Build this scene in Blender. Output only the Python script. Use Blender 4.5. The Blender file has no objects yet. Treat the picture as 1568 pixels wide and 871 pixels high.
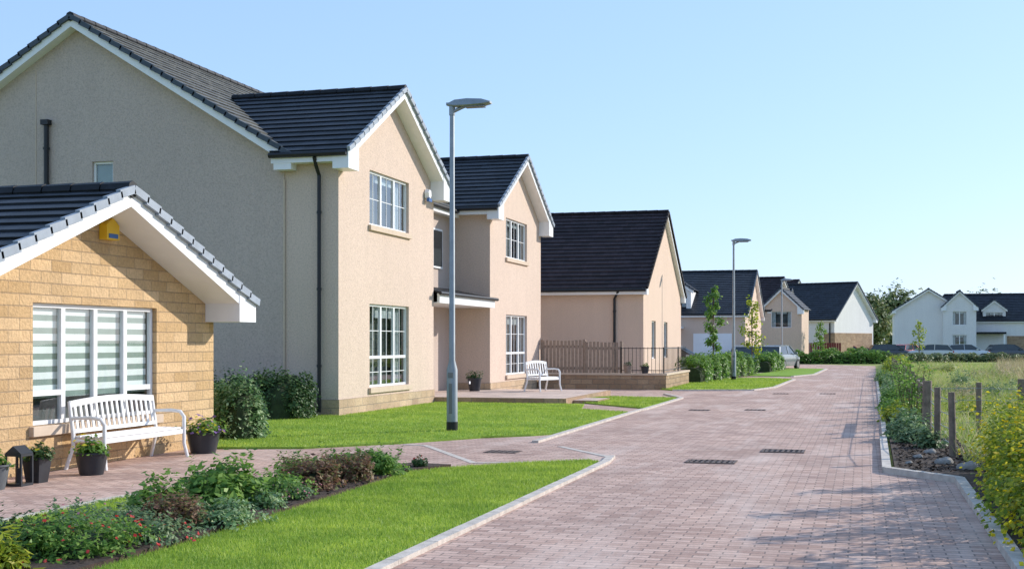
import bpy, bmesh, math, random
import numpy as np
from mathutils import Vector, Matrix
random.seed(7); rng=np.random.default_rng(7)
scene=bpy.context.scene
V=Vector
# ------------------------------------------------------------------ materials
def nt(name):
    m=bpy.data.materials.new(name); m.use_nodes=True
    t=m.node_tree; b=t.nodes['Principled BSDF']; return m,t,b
def rgba(c): return (c[0],c[1],c[2],1)
def mixc(t,fac,a,b,mode='MIX'):
    n=t.nodes.new('ShaderNodeMix'); n.data_type='RGBA'; n.blend_type=mode
    for s,v in ((0,fac),(6,a),(7,b)):
        if isinstance(v,(int,float)): n.inputs[s].default_value=v
        elif isinstance(v,tuple): n.inputs[s].default_value=rgba(v)
        else: t.links.new(v,n.inputs[s])
    return n.outputs[2]
def noise(t,vec,scale,detail=3,rough=.6):
    n=t.nodes.new('ShaderNodeTexNoise'); n.inputs['Scale'].default_value=scale
    n.inputs['Detail'].default_value=detail; n.inputs['Roughness'].default_value=rough
    if vec is not None: t.links.new(vec,n.inputs['Vector'])
    return n.outputs['Fac']
def ramp(t,fac,stops):
    n=t.nodes.new('ShaderNodeValToRGB'); e=n.color_ramp.elements
    while len(e)<len(stops): e.new(.5)
    for i,(p,c) in enumerate(stops):
        e[i].position=p; e[i].color=rgba(c) if isinstance(c,tuple) else (c,c,c,1)
    t.links.new(fac,n.inputs['Fac']); return n.outputs['Color']
def bump(t,b,h,strength,dist=.01):
    n=t.nodes.new('ShaderNodeBump'); n.inputs['Strength'].default_value=strength; n.inputs['Distance'].default_value=dist
    t.links.new(h,n.inputs['Height']); t.links.new(n.outputs['Normal'],b.inputs['Normal'])
def objco(t): return t.nodes.new('ShaderNodeTexCoord').outputs['Object']
def simple(name,c,rough=.7,var=.12,nscale=2.0,metal=0.0,bmp=0,bscale=60,spec=.4):
    m,t,b=nt(name); co=objco(t)
    f=noise(t,co,nscale,5)
    lo=tuple(x*(1-var) for x in c); hi=tuple(min(1,x*(1+var)) for x in c)
    col=ramp(t,f,[(.3,lo),(.7,hi)])
    t.links.new(col,b.inputs['Base Color']); b.inputs['Roughness'].default_value=rough
    b.inputs['Metallic'].default_value=metal; b.inputs['Specular IOR Level'].default_value=spec
    if bmp: bump(t,b,noise(t,co,bscale,3),bmp)
    return m
def render_wall(name,c):
    m,t,b=nt(name); co=objco(t)
    big=noise(t,co,.5,4); fine=noise(t,co,28,4,.75)
    mp=t.nodes.new('ShaderNodeMapping'); mp.inputs['Scale'].default_value=(3,3,.35); t.links.new(co,mp.inputs[0])
    streak=noise(t,mp.outputs[0],1.2,4)
    c1=mixc(t,big,tuple(x*.92 for x in c),tuple(min(1,x*1.06) for x in c))
    c2=mixc(t,ramp(t,fine,[(.32,(.72,.72,.73)),(.60,(1.05,1.05,1.05))]),(0,0,0),(1,1,1))
    col=mixc(t,1.0,c1,c2,'MULTIPLY')
    col=mixc(t,ramp(t,streak,[(.4,.0),(.8,.34)]),col,tuple(x*.76 for x in c))
    t.links.new(col,b.inputs['Base Color']); b.inputs['Roughness'].default_value=.95; b.inputs['Specular IOR Level'].default_value=.15
    bump(t,b,fine,.7,.015); return m
def brickm(name,c1,c2,mortar,bw,rh,ms,mode='wall',bmp=.8,offset=.5,wear=None,big=(.78,1.12)):
    m,t,b=nt(name); co=objco(t)
    sep=t.nodes.new('ShaderNodeSeparateXYZ'); t.links.new(co,sep.inputs[0])
    cb=t.nodes.new('ShaderNodeCombineXYZ')
    if mode=='wall':
        ad=t.nodes.new('ShaderNodeMath'); ad.operation='ADD'; t.links.new(sep.outputs[0],ad.inputs[0]); t.links.new(sep.outputs[1],ad.inputs[1])
        t.links.new(ad.outputs[0],cb.inputs[0]); t.links.new(sep.outputs[2],cb.inputs[1])
    else:
        t.links.new(sep.outputs[0],cb.inputs[0]); t.links.new(sep.outputs[1],cb.inputs[1])
    br=t.nodes.new('ShaderNodeTexBrick'); t.links.new(cb.outputs[0],br.inputs['Vector'])
    br.offset=offset; br.inputs['Scale'].default_value=1; br.inputs['Brick Width'].default_value=bw; br.inputs['Row Height'].default_value=rh
    br.inputs['Mortar Size'].default_value=ms; br.inputs['Mortar Smooth'].default_value=.3; br.inputs['Bias'].default_value=0
    br.inputs['Color1'].default_value=rgba(c1); br.inputs['Color2'].default_value=rgba(c2); br.inputs['Mortar'].default_value=rgba(mortar)
    col=mixc(t,1.0,br.outputs['Color'],ramp(t,noise(t,co,1.1,6,.7),[(.3,(big[0],big[0],big[0]*1.02)),(.7,(big[1],big[1]*.99,big[1]*.97))]),'MULTIPLY')
    fine=noise(t,co,22 if mode=='wall' else 40,4,.7)
    col=mixc(t,1.0,col,ramp(t,fine,[(.3,(.82,.82,.82)),(.7,(1.12,1.12,1.12))]),'MULTIPLY')
    if wear:
        mp=t.nodes.new('ShaderNodeMapping'); mp.inputs['Scale'].default_value=(1.3,.22,1); t.links.new(co,mp.inputs[0])
        w=noise(t,mp.outputs[0],.9,5,.65)
        col=mixc(t,ramp(t,w,[(.5,.0),(.68,.5)]),col,wear)
        st=noise(t,co,.35,6,.7)
        col=mixc(t,ramp(t,st,[(.50,.0),(.72,.5)]),col,tuple(x*.55 for x in c1))
    t.links.new(col,b.inputs['Base Color']); b.inputs['Roughness'].default_value=.9; b.inputs['Specular IOR Level'].default_value=.25
    inv=t.nodes.new('ShaderNodeMath'); inv.operation='SUBTRACT'; inv.inputs[0].default_value=1; t.links.new(br.outputs['Fac'],inv.inputs[1])
    ad=t.nodes.new('ShaderNodeMath'); ad.operation='MULTIPLY_ADD'; t.links.new(fine,ad.inputs[0]); ad.inputs[1].default_value=.9 if mode=='wall' else .5; t.links.new(inv.outputs[0],ad.inputs[2])
    bump(t,b,ad.outputs[0],bmp,.012 if mode!='wall' else .03); return m
def tilem(name,c,bw=.3,rough=.55,var=.35,lich=.4):
    m,t,b=nt(name); uv=t.nodes.new('ShaderNodeTexCoord').outputs['UV']
    br=t.nodes.new('ShaderNodeTexBrick'); t.links.new(uv,br.inputs['Vector']); br.offset=.5
    br.inputs['Scale'].default_value=1; br.inputs['Brick Width'].default_value=bw; br.inputs['Row Height'].default_value=1
    br.inputs['Mortar Size'].default_value=.007; br.inputs['Mortar Smooth'].default_value=.1
    br.inputs['Color1'].default_value=rgba(tuple(x*(1-var) for x in c)); br.inputs['Color2'].default_value=rgba(tuple(x*(1+var) for x in c)); br.inputs['Mortar'].default_value=rgba(tuple(x*.3 for x in c))
    co=objco(t)
    col=mixc(t,ramp(t,noise(t,co,2.5,6,.75),[(.5,.0),(.75,lich)]),br.outputs['Color'],tuple(x*2.2+.01 for x in c))
    t.links.new(col,b.inputs['Base Color']); b.inputs['Roughness'].default_value=rough; b.inputs['Specular IOR Level'].default_value=.3
    bump(t,b,br.outputs['Fac'],-.5,.01); return m
def leafm(name,stops,trans=.45,rough=.5,gain=1.0,patch=None):
    m,t,b=nt(name)
    stops=[(p,tuple(min(.8,x*gain) for x in c)) for p,c in stops]
    g=t.nodes.new('ShaderNodeNewGeometry'); col=ramp(t,g.outputs['Random Per Island'],stops)
    col=mixc(t,1.0,col,ramp(t,noise(t,objco(t),2.2,3),[(.3,(.75,.8,.75)),(.7,(1.2,1.15,1.1))]),'MULTIPLY')
    if patch: col=mixc(t,1.0,col,ramp(t,noise(t,objco(t),.7,4),[(.35,(.78,.84,.8)),(.65,(1.22,1.12,1.1))]),'MULTIPLY')
    t.links.new(col,b.inputs['Base Color']); b.inputs['Roughness'].default_value=rough; b.inputs['Specular IOR Level'].default_value=.3
    tr=t.nodes.new('ShaderNodeBsdfTranslucent'); t.links.new(col,tr.inputs['Color'])
    mx=t.nodes.new('ShaderNodeMixShader'); mx.inputs[0].default_value=trans
    t.links.new(b.outputs[0],mx.inputs[1]); t.links.new(tr.outputs[0],mx.inputs[2])
    t.links.new(mx.outputs[0],t.nodes['Material Output'].inputs['Surface']); return m
def glassm():
    m,t,b=nt('window_glass')
    lw=t.nodes.new('ShaderNodeLayerWeight'); lw.inputs['Blend'].default_value=.5
    pw=t.nodes.new('ShaderNodeMath'); pw.operation='POWER'; pw.inputs[1].default_value=3.0; t.links.new(lw.outputs['Facing'],pw.inputs[0])
    ad=t.nodes.new('ShaderNodeMath'); ad.operation='MULTIPLY_ADD'; ad.inputs[1].default_value=.9; ad.inputs[2].default_value=.10; t.links.new(pw.outputs[0],ad.inputs[0])
    tp=t.nodes.new('ShaderNodeBsdfTransparent'); tp.inputs['Color'].default_value=(.90,.95,.95,1)
    gl=t.nodes.new('ShaderNodeBsdfGlossy'); gl.inputs['Roughness'].default_value=.015
    n=t.nodes.new('ShaderNodeBump'); n.inputs['Strength'].default_value=.05; n.inputs['Distance'].default_value=.02
    t.links.new(noise(t,objco(t),1.5,1),n.inputs['Height']); t.links.new(n.outputs[0],gl.inputs['Normal'])
    mx=t.nodes.new('ShaderNodeMixShader'); t.links.new(ad.outputs[0],mx.inputs[0]); t.links.new(tp.outputs[0],mx.inputs[1]); t.links.new(gl.outputs[0],mx.inputs[2])
    t.links.new(mx.outputs[0],t.nodes['Material Output'].inputs['Surface']); return m

M={}
M['cream']=render_wall('cream_roughcast',(.69,.545,.445))
M['grey']=render_wall('buff_roughcast',(.57,.465,.40))  # main body's shade put into the colour: darker, greyer copy of the cream
M['beige']=render_wall('beige_roughcast',(.72,.55,.435))
M['whitewall']=render_wall('white_roughcast',(.84,.82,.80))
M['stone']=brickm('sandstone_blocks',(.53,.35,.175),(.70,.49,.28),(.46,.33,.21),.43,.15,.007,bmp=1.0,big=(.85,1.1))
M['plinth']=brickm('stone_plinth',(.50,.36,.235),(.62,.47,.31),(.42,.34,.26),.45,.19,.009)
M['sill']=simple('cast_stone_sill',(.58,.46,.35),.85,.08,6)
M['brownstone']=brickm('brown_stone',(.36,.24,.15),(.48,.34,.22),(.3,.24,.18),.4,.18,.01)
M['tile']=tilem('black_roof_tile',(.020,.024,.032))
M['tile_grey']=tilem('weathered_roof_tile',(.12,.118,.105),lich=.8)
M['tile_brown']=tilem('brown_roof_tile',(.028,.018,.021),.3,.8)
M['verge']=simple('grey_verge_cap',(.05,.065,.085),.5,.2,5)
M['verge_l']=simple('light_verge_cap',(.28,.32,.37),.5,.15,5)
M['white']=simple('white_upvc',(.82,.82,.82),.35,.03,3)
M['wpaint']=simple('white_wood_paint',(.80,.79,.78),.45,.06,12)
M['black']=simple('black_pipe_plastic',(.014,.015,.018),.4,.2,4)
M['dark']=simple('dark_interior',(.09,.10,.10),.9,.6,1.2)  # colour of the unlit rooms, painted dark
M['blind']=simple('blind_fabric',(.84,.85,.83),.9,.05,5)
M['blind2']=simple('sheer_blind_fabric',(.26,.32,.29),.9,.1,5)
M['curtain']=simple('curtain_fabric',(.5,.54,.56),.9,.25,8)
M['glass']=glassm()
M['door']=simple('front_door',(.10,.12,.14),.5,.1)
M['metal']=simple('galvanised_steel',(.28,.31,.33),.5,.12,5,metal=.45)
M['lampdark']=simple('lamp_underside',(.16,.17,.18),.4,.1)
M['yellow']=simple('yellow_alarm_plastic',(.80,.50,.03),.4,.05)
M['blue']=simple('blue_alarm_plastic',(.03,.12,.35),.4,.05)
M['kerb']=simple('concrete_edging',(.54,.48,.42),.9,.22,7,bmp=.4)
M['soil']=simple('bark_soil',(.055,.036,.026),.95,.5,9,bmp=1,bscale=30)
M['wood']=simple('weathered_timber',(.20,.155,.12),.9,.35,9,bmp=.5,bscale=30)
M['woodfence']=simple('stained_fence_timber',(.30,.23,.18),.85,.2,9)
M['iron']=simple('cast_iron',(.12,.085,.07),.7,.3,9)
M['pot']=simple('dark_glazed_pot',(.03,.033,.04),.35,.2,4)
M['potg']=simple('grey_planter',(.10,.11,.12),.6,.15,6)
M['bark']=simple('tree_bark',(.14,.10,.07),.9,.3,12,bmp=.6,bscale=40)
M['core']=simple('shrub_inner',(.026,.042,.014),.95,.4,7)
M['maroon']=simple('maroon_fence',(.16,.03,.03),.7,.15,4)
M['rock']=simple('garden_rock',(.28,.26,.24),.9,.25,8,bmp=.8,bscale=14)
M['tyre']=simple('tyre_rubber',(.02,.02,.02),.85,.1)
M['hub']=simple('alloy_wheel',(.45,.46,.47),.3,.1,metal=.8)
M['carglass']=simple('car_window_glass',(.03,.04,.045),.06,.1,spec=.8)
M['redlamp']=simple('tail_lamp_plastic',(.35,.02,.02),.2,.1)
M['headlamp']=simple('head_lamp_plastic',(.7,.72,.74),.15,.05)
M['pav']=brickm('block_paving',(.44,.285,.23),(.66,.465,.38),(.28,.21,.18),.21,.105,.008,'floor',.5,.5,wear=(.74,.60,.52),big=(.82,1.12))
M['slab']=brickm('patio_paving',(.58,.45,.38),(.68,.54,.46),(.42,.35,.3),.42,.42,.01,'floor',.3)

def grassmat(name,a,b_,c_,d):
    m,t,b=nt(name); co=objco(t)
    f1=noise(t,co,.6,5,.6); f2=noise(t,co,9,5,.7)
    col=mixc(t,ramp(t,f1,[(.35,.0),(.65,1.)]),a,b_)
    col=mixc(t,ramp(t,f2,[(.4,.0),(.75,.8)]),col,c_)
    f3=noise(t,co,2.2,4,.7)
    col=mixc(t,ramp(t,f3,[(.55,.0),(.75,.5)]),col,d)
    t.links.new(col,b.inputs['Base Color']); b.inputs['Roughness'].default_value=.9; b.inputs['Specular IOR Level'].default_value=.1
    bump(t,b,f2,1.0,.04); return m
M['lawn']=grassmat('lawn_turf',(.20,.33,.045),(.30,.44,.065),(.16,.27,.04),(.38,.47,.11))
M['meadow']=grassmat('meadow_grass',(.24,.32,.07),(.34,.37,.11),(.38,.34,.17),(.19,.26,.06))
M['blade']=leafm('lawn_blades',[(0,(.20,.33,.035)),(.5,(.33,.47,.065)),(1,(.48,.58,.13))],.45,patch=True)
M['mblade']=leafm('meadow_blades',[(0,(.22,.33,.06)),(.45,(.36,.45,.11)),(.75,(.48,.45,.22)),(1,(.56,.46,.32))],.45)
M['straw']=leafm('dry_grass',[(0,(.30,.28,.12)),(.5,(.44,.36,.22)),(1,(.58,.46,.33))],.4)
G=1.5
M['lgreen']=leafm('leaf_green',[(0,(.05,.12,.02)),(.6,(.12,.22,.04)),(1,(.20,.30,.07))],gain=G)
M['ldark']=leafm('leaf_dark',[(0,(.025,.06,.018)),(.7,(.05,.10,.03)),(1,(.10,.16,.05))],.25,gain=1.25)
M['lvar']=leafm('leaf_variegated',[(0,(.07,.15,.05)),(.5,(.14,.24,.09)),(1,(.38,.45,.26))],.35,gain=1.3)
M['lbrown']=leafm('leaf_russet',[(0,(.10,.05,.035)),(.5,(.20,.11,.07)),(.8,(.13,.16,.05)),(1,(.32,.18,.13))],gain=1.35)
M['lyel']=leafm('leaf_yellowgreen',[(0,(.12,.19,.02)),(.6,(.26,.33,.03)),(1,(.48,.46,.05))],.5,gain=1.2)
M['lgrey']=leafm('leaf_greygreen',[(0,(.08,.14,.07)),(.6,(.15,.23,.11)),(1,(.25,.32,.17))],gain=1.3)
M['lfar']=leafm('leaf_distant',[(0,(.08,.12,.05)),(.6,(.16,.21,.08)),(1,(.28,.28,.13))],.3,gain=1.15)
M['fred']=leafm('petal_red',[(0,(.55,.03,.03)),(1,(.75,.12,.10))],.3)
M['fpink']=leafm('petal_pink',[(0,(.5,.15,.22)),(1,(.7,.32,.36))],.3)
M['fyel']=leafm('petal_yellow',[(0,(.80,.60,.02)),(1,(.90,.76,.06))],.4)
M['fpur']=leafm('petal_purple',[(0,(.18,.08,.35)),(1,(.35,.2,.5))],.3)
def carpaint(name,c):
    m,t,b=nt(name); b.inputs['Roughness'].default_value=.3
    b.inputs['Metallic'].default_value=.3; b.inputs['Coat Weight'].default_value=.7; b.inputs['Coat Roughness'].default_value=.05
    col=ramp(t,noise(t,objco(t),3,3),[(.3,tuple(x*.94 for x in c)),(.7,tuple(min(1,x*1.06) for x in c))]); t.links.new(col,b.inputs['Base Color']); return m

# ------------------------------------------------------------------ mesh helpers
def link(o): scene.collection.objects.link(o); return o
def empty(name,loc=(0,0,0),rz=0):
    e=bpy.data.objects.new(name,None); e.location=loc; e.rotation_euler=(0,0,rz); e.empty_display_size=.3; return link(e)
class MB:
    def __init__(s,T=None): s.v=[];s.f=[];s.m=[];s.uv=[];s.T=T or Matrix()
    def add(s,vs,fs,mi=0,uvs=None):
        o=len(s.v)
        for p in vs: s.v.append(s.T@V(p))
        for i,f in enumerate(fs):
            s.f.append([o+k for k in f]); s.m.append(mi); s.uv.append(uvs[i] if uvs else None)
    def box(s,a,b,mi=0):
        x0,x1=sorted((a[0],b[0]));y0,y1=sorted((a[1],b[1]));z0,z1=sorted((a[2],b[2]))
        s.add([(x0,y0,z0),(x1,y0,z0),(x1,y1,z0),(x0,y1,z0),(x0,y0,z1),(x1,y0,z1),(x1,y1,z1),(x0,y1,z1)],
              [(0,3,2,1),(4,5,6,7),(0,1,5,4),(1,2,6,5),(2,3,7,6),(3,0,4,7)],mi)
    def obox(s,c,ax,ay,az,mi=0):
        c=V(c);ax=V(ax);ay=V(ay);az=V(az)
        s.add([c-ax-ay-az,c+ax-ay-az,c+ax+ay-az,c-ax+ay-az,c-ax-ay+az,c+ax-ay+az,c+ax+ay+az,c-ax+ay+az],
              [(0,3,2,1),(4,5,6,7),(0,1,5,4),(1,2,6,5),(2,3,7,6),(3,0,4,7)],mi)
    def prism(s,pts,ex,mi=0):
        n=len(pts); ex=V(ex); P=[V(p) for p in pts]
        s.add(P+[p+ex for p in P],[tuple(range(n))[::-1],tuple(range(n,2*n))]+[(i,(i+1)%n,n+(i+1)%n,n+i) for i in range(n)],mi)
    def tube(s,pts,rad,seg=10,mi=0,cap=True):
        P=[V(p) for p in pts]
        if not isinstance(rad,(list,tuple)): rad=[rad]*len(P)
        vs=[]
        prev=None
        for i,p in enumerate(P):
            d=(P[min(i+1,len(P)-1)]-P[max(i-1,0)]).normalized()
            if prev is None: a=d.orthogonal().normalized()
            else: a=(prev-d*prev.dot(d)).normalized()
            prev=a; b=d.cross(a)
            for k in range(seg):
                an=2*math.pi*k/seg; vs.append(p+(a*math.cos(an)+b*math.sin(an))*rad[i])
        fs=[(i*seg+k,i*seg+(k+1)%seg,(i+1)*seg+(k+1)%seg,(i+1)*seg+k) for i in range(len(P)-1) for k in range(seg)]
        if cap: fs+= [tuple(range(seg))[::-1],tuple((len(P)-1)*seg+k for k in range(seg))]
        s.add(vs,fs,mi)
    def build(s,name,mats,parent=None,smooth=False,bevel=0,fix=True):
        me=bpy.data.meshes.new(name); me.from_pydata([tuple(v) for v in s.v],[],s.f)
        for m in (mats if isinstance(mats,list) else [mats]): me.materials.append(m)
        me.polygons.foreach_set('material_index',s.m)
        if any(u for u in s.uv):
            l=me.uv_layers.new(name='UVMap')
            for p,u in zip(me.polygons,s.uv):
                if u:
                    for li,c in zip(p.loop_indices,u): l.data[li].uv=c
        if fix:
            bm=bmesh.new(); bm.from_mesh(me); bmesh.ops.recalc_face_normals(bm,faces=bm.faces); bm.to_mesh(me); bm.free()
        if smooth:
            me.polygons.foreach_set('use_smooth',[True]*len(me.polygons))
        o=link(bpy.data.objects.new(name,me))
        if smooth:
            try: me.set_sharp_from_angle(angle=math.radians(40))
            except Exception: pass
        if bevel:
            b=o.modifiers.new('bevel','BEVEL'); b.width=bevel; b.segments=2; b.limit_method='ANGLE'
        if parent: o.parent=parent
        return o
def fast(name,verts,k,mat,parent=None):
    n=len(verts)//k
    me=bpy.data.meshes.new(name); me.vertices.add(len(verts)); me.vertices.foreach_set('co',verts.astype(np.float32).ravel())
    me.loops.add(len(verts)); me.loops.foreach_set('vertex_index',np.arange(len(verts),dtype=np.int32))
    me.polygons.add(n); me.polygons.foreach_set('loop_start',np.arange(0,n*k,k,dtype=np.int32)); me.polygons.foreach_set('loop_total',np.full(n,k,dtype=np.int32))
    me.update(calc_edges=True); me.materials.append(mat)
    o=link(bpy.data.objects.new(name,me))
    if parent: o.parent=parent
    return o
def unit(n):
    a=rng.normal(size=(n,3)); return a/np.linalg.norm(a,axis=1,keepdims=True)
def leafquads(c,size,aspect=.55,upbias=.3,outdir=None):
    n=len(c); nrm=unit(n); nrm[:,2]=np.abs(nrm[:,2])+upbias
    if outdir is not None: nrm=nrm+outdir*.9
    nrm/=np.linalg.norm(nrm,axis=1,keepdims=True)
    a=np.cross(nrm,unit(n)); a/=np.linalg.norm(a,axis=1,keepdims=True)+1e-9; b=np.cross(nrm,a)
    s=(size*(.6+.8*rng.random(n)))[:,None]
    return np.stack([c-a*s,c+b*s*aspect-nrm*s*.15,c+a*s,c-b*s*aspect-nrm*s*.15],1).reshape(-1,3)
def blobpts(n,c,r,flat=False,jit=.25,surf=.55):
    d=unit(n)
    if flat: d[:,2]=np.abs(d[:,2])
    ph=rng.random(3)*6; lump=1+jit*(np.sin(d[:,0]*4+ph[0])+np.sin(d[:,1]*5+ph[1])+np.sin(d[:,2]*4+ph[2]))/2
    rad=(surf+(1-surf)*rng.random(n)**.5)*lump*(1+.08*rng.normal(size=n))
    return np.array(c)+d*rad[:,None]*np.array(r),d
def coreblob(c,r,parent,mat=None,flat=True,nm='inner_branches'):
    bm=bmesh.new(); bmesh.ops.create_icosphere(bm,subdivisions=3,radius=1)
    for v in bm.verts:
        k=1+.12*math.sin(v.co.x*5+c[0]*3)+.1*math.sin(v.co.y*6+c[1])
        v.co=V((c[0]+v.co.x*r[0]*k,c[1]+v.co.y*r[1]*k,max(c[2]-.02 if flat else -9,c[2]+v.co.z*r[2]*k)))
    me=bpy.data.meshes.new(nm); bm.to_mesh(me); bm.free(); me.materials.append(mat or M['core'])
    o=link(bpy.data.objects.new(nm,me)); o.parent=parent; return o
def shrub(name,loc,r,leaf,n,size,mat='lgreen',flowers=None,jit=.3,aspect=.55,core=.68,lumps=5,spikes=0):
    e=empty(name,loc)
    C=[];D=[]
    p,d=blobpts(n//2,(0,0,0),r,True,jit); C.append(p);D.append(d)
    for i in range(lumps):
        an=random.random()*6.28; q=random.uniform(.35,.75)
        cc=(math.cos(an)*r[0]*q,math.sin(an)*r[1]*q,r[2]*random.uniform(.3,.65))
        rr=tuple(x*random.uniform(.28,.45) for x in r)
        p,d=blobpts(n//(2*lumps),cc,rr,False,jit); C.append(p);D.append(d)
    if spikes:
        k=spikes; a=rng.random(k)*6.28; q=rng.random(k)**.5
        for i in range(k):
            b=np.array([math.cos(a[i])*q[i]*r[0]*.8,math.sin(a[i])*q[i]*r[1]*.8,r[2]*.5]); t=b*1.25+np.array([0,0,r[2]*random.uniform(.35,.75)])
            f=np.linspace(0,1,10)[:,None]; pp=b*(1-f)+t*f+rng.normal(size=(10,3))*size*.35; C.append(pp); D.append(np.tile([0,0,1.],(10,1)))
    c=np.concatenate(C);d=np.concatenate(D); c[:,2]=np.maximum(c[:,2],.01)
    fast('foliage',leafquads(c,size,aspect,.3,d),4,M[mat],e)
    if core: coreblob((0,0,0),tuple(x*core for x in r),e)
    if flowers:
        for fm,fn,fs in flowers:
            p,d=blobpts(fn,(0,0,0),tuple(x*1.06 for x in r),True,jit,.92); p[:,2]=np.maximum(p[:,2],.05)
            q=np.concatenate([leafquads(p,fs,.9,1.0,d),leafquads(p+[0,0,.004],fs,.9,.2,d)])
            fast('flowers_'+fm[1:],q,4,M[fm],e)
    return e

# ------------------------------------------------------------------ windows & gable buildings
def window(parent,T,O,U,Nn,w,h,cols=3,transom=None,bars=False,fill='curtain',sill=True,nm='window'):
    O=V(O);U=V(U);Nn=V(Nn);Z=V((0,0,1))
    def b(mb,u0,u1,z0,z1,d0,d1,mi=0):
        c=O+U*((u0+u1)/2)+Z*((z0+z1)/2)+Nn*((d0+d1)/2)
        mb.obox(c,U*(abs(u1-u0)/2),Nn*(abs(d1-d0)/2),Z*(abs(z1-z0)/2),mi)
    fr=MB(T); f=.055
    b(fr,.004,f,.004,h-.004,-.13,-.07);b(fr,w-f,w-.004,.004,h-.004,-.13,-.07)
    b(fr,f,w-f,.004,f,-.13,-.07);b(fr,f,w-f,h-f,h-.004,-.13,-.07)
    cw=w/cols
    for i in range(1,cols): b(fr,i*cw-.042,i*cw+.042,f,h-f,-.128,-.066)
    if transom:
        for i in range(cols):
            if cols==4 and i in (1,2): continue
            b(fr,i*cw+.042 if i else f,(i+1)*cw-.042 if i<cols-1 else w-f,h*transom-.035,h*transom+.035,-.126,-.07)
    if bars:
        for i in range(cols):
            u0=i*cw+.042 if i else f; u1=(i+1)*cw-.042 if i<cols-1 else w-f
            x=(i+.5)*cw; b(fr,x-.007,x+.007,f,h-f,-.112,-.092)
            for zz in ([.5] if not transom else [transom*.5,transom+(1-transom)*.5]): b(fr,u0,u1,h*zz-.008,h*zz+.008,-.110,-.094)
    fr.build(nm+'_frame',M['white'],parent)
    g=MB(T)
    def q(mb,u0,u1,z0,z1,d,mi=0):
        mb.add([O+U*u0+Z*z0+Nn*d,O+U*u1+Z*z0+Nn*d,O+U*u1+Z*z1+Nn*d,O+U*u0+Z*z1+Nn*d],[(0,1,2,3)],mi)
    q(g,f,w-f,f,h-f,-.102); g.build(nm+'_glass',M['glass'],parent,fix=False)
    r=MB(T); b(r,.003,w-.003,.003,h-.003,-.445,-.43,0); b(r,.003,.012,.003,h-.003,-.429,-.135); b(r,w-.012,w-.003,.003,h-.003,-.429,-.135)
    r.build(nm+'_room',M['dark'],parent)  # dark panels painted as the shade inside, no room behind
    c=MB(T)
    if fill=='blinds':
        z=h-.06; k=0
        while z>.40:
            b(c,.06,w-.06,z-.088,z,-.150,-.147,0); b(c,.06,w-.06,z-.165,z-.089,-.152,-.149,1); z-=.165
        c.build(nm+'_blinds',[M['blind'],M['blind2']],parent)
    elif fill=='curtain':
        for s0,s1 in ((.05,.05+w*.17),(w-.05-w*.17,w-.05)):
            k=int((s1-s0)/.06)+1
            for i in range(k):
                a=s0+i*(s1-s0)/k; b(c,a,a+(s1-s0)/k*.97,.08,h-.06,-.24-(i%2)*.025,-.22-(i%2)*.025)
        b(c,w*.25,w*.75,h*.84,h-.07,-.21,-.205)
        c.build(nm+'_curtains',M['curtain'],parent)
    elif fill=='solid':
        b(c,.06,w-.06,.06,h-.06,-.15,-.14); c.build(nm+'_blind',M['blind2'],parent)
    if sill:
        s=MB(T); b(s,-.08,w+.08,-.13,-.004,-.10,.07); s.build(nm+'_sill',M['sill'],parent,bevel=.008)
def roof_slope(mb,e0,e1,r0,r1,gauge=.32,t=.035,mi=0):
    e0,e1,r0,r1=map(V,(e0,e1,r0,r1))
    d=(e1-e0).normalized(); n=d.cross(r1-e1).normalized()
    if n.z<0: n=-n
    sl=(r1-e1)-(d*(r1-e1).dot(d)); k=max(1,round(sl.length/gauge))
    for i in range(k):
        a=i/k;b=(i+1)/k
        L0=e0.lerp(r0,a);L1=e1.lerp(r1,a);U0=e0.lerp(r0,b);U1=e1.lerp(r1,b)
        vs=[L0,L1,L0+n*t,L1+n*t,U0+n*.004,U1+n*.004]
        uu=[p.dot(d) for p in vs]
        top=[(uu[2],i+.04),(uu[3],i+.04),(uu[5],i+.98),(uu[4],i+.98)]
        mb.add(vs,[(2,3,5,4),(0,1,3,2),(0,2,4),(1,5,3)],mi,[top,[(0,i+.5)]*4,[(0,i+.5)]*3,[(0,i+.5)]*3])
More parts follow.
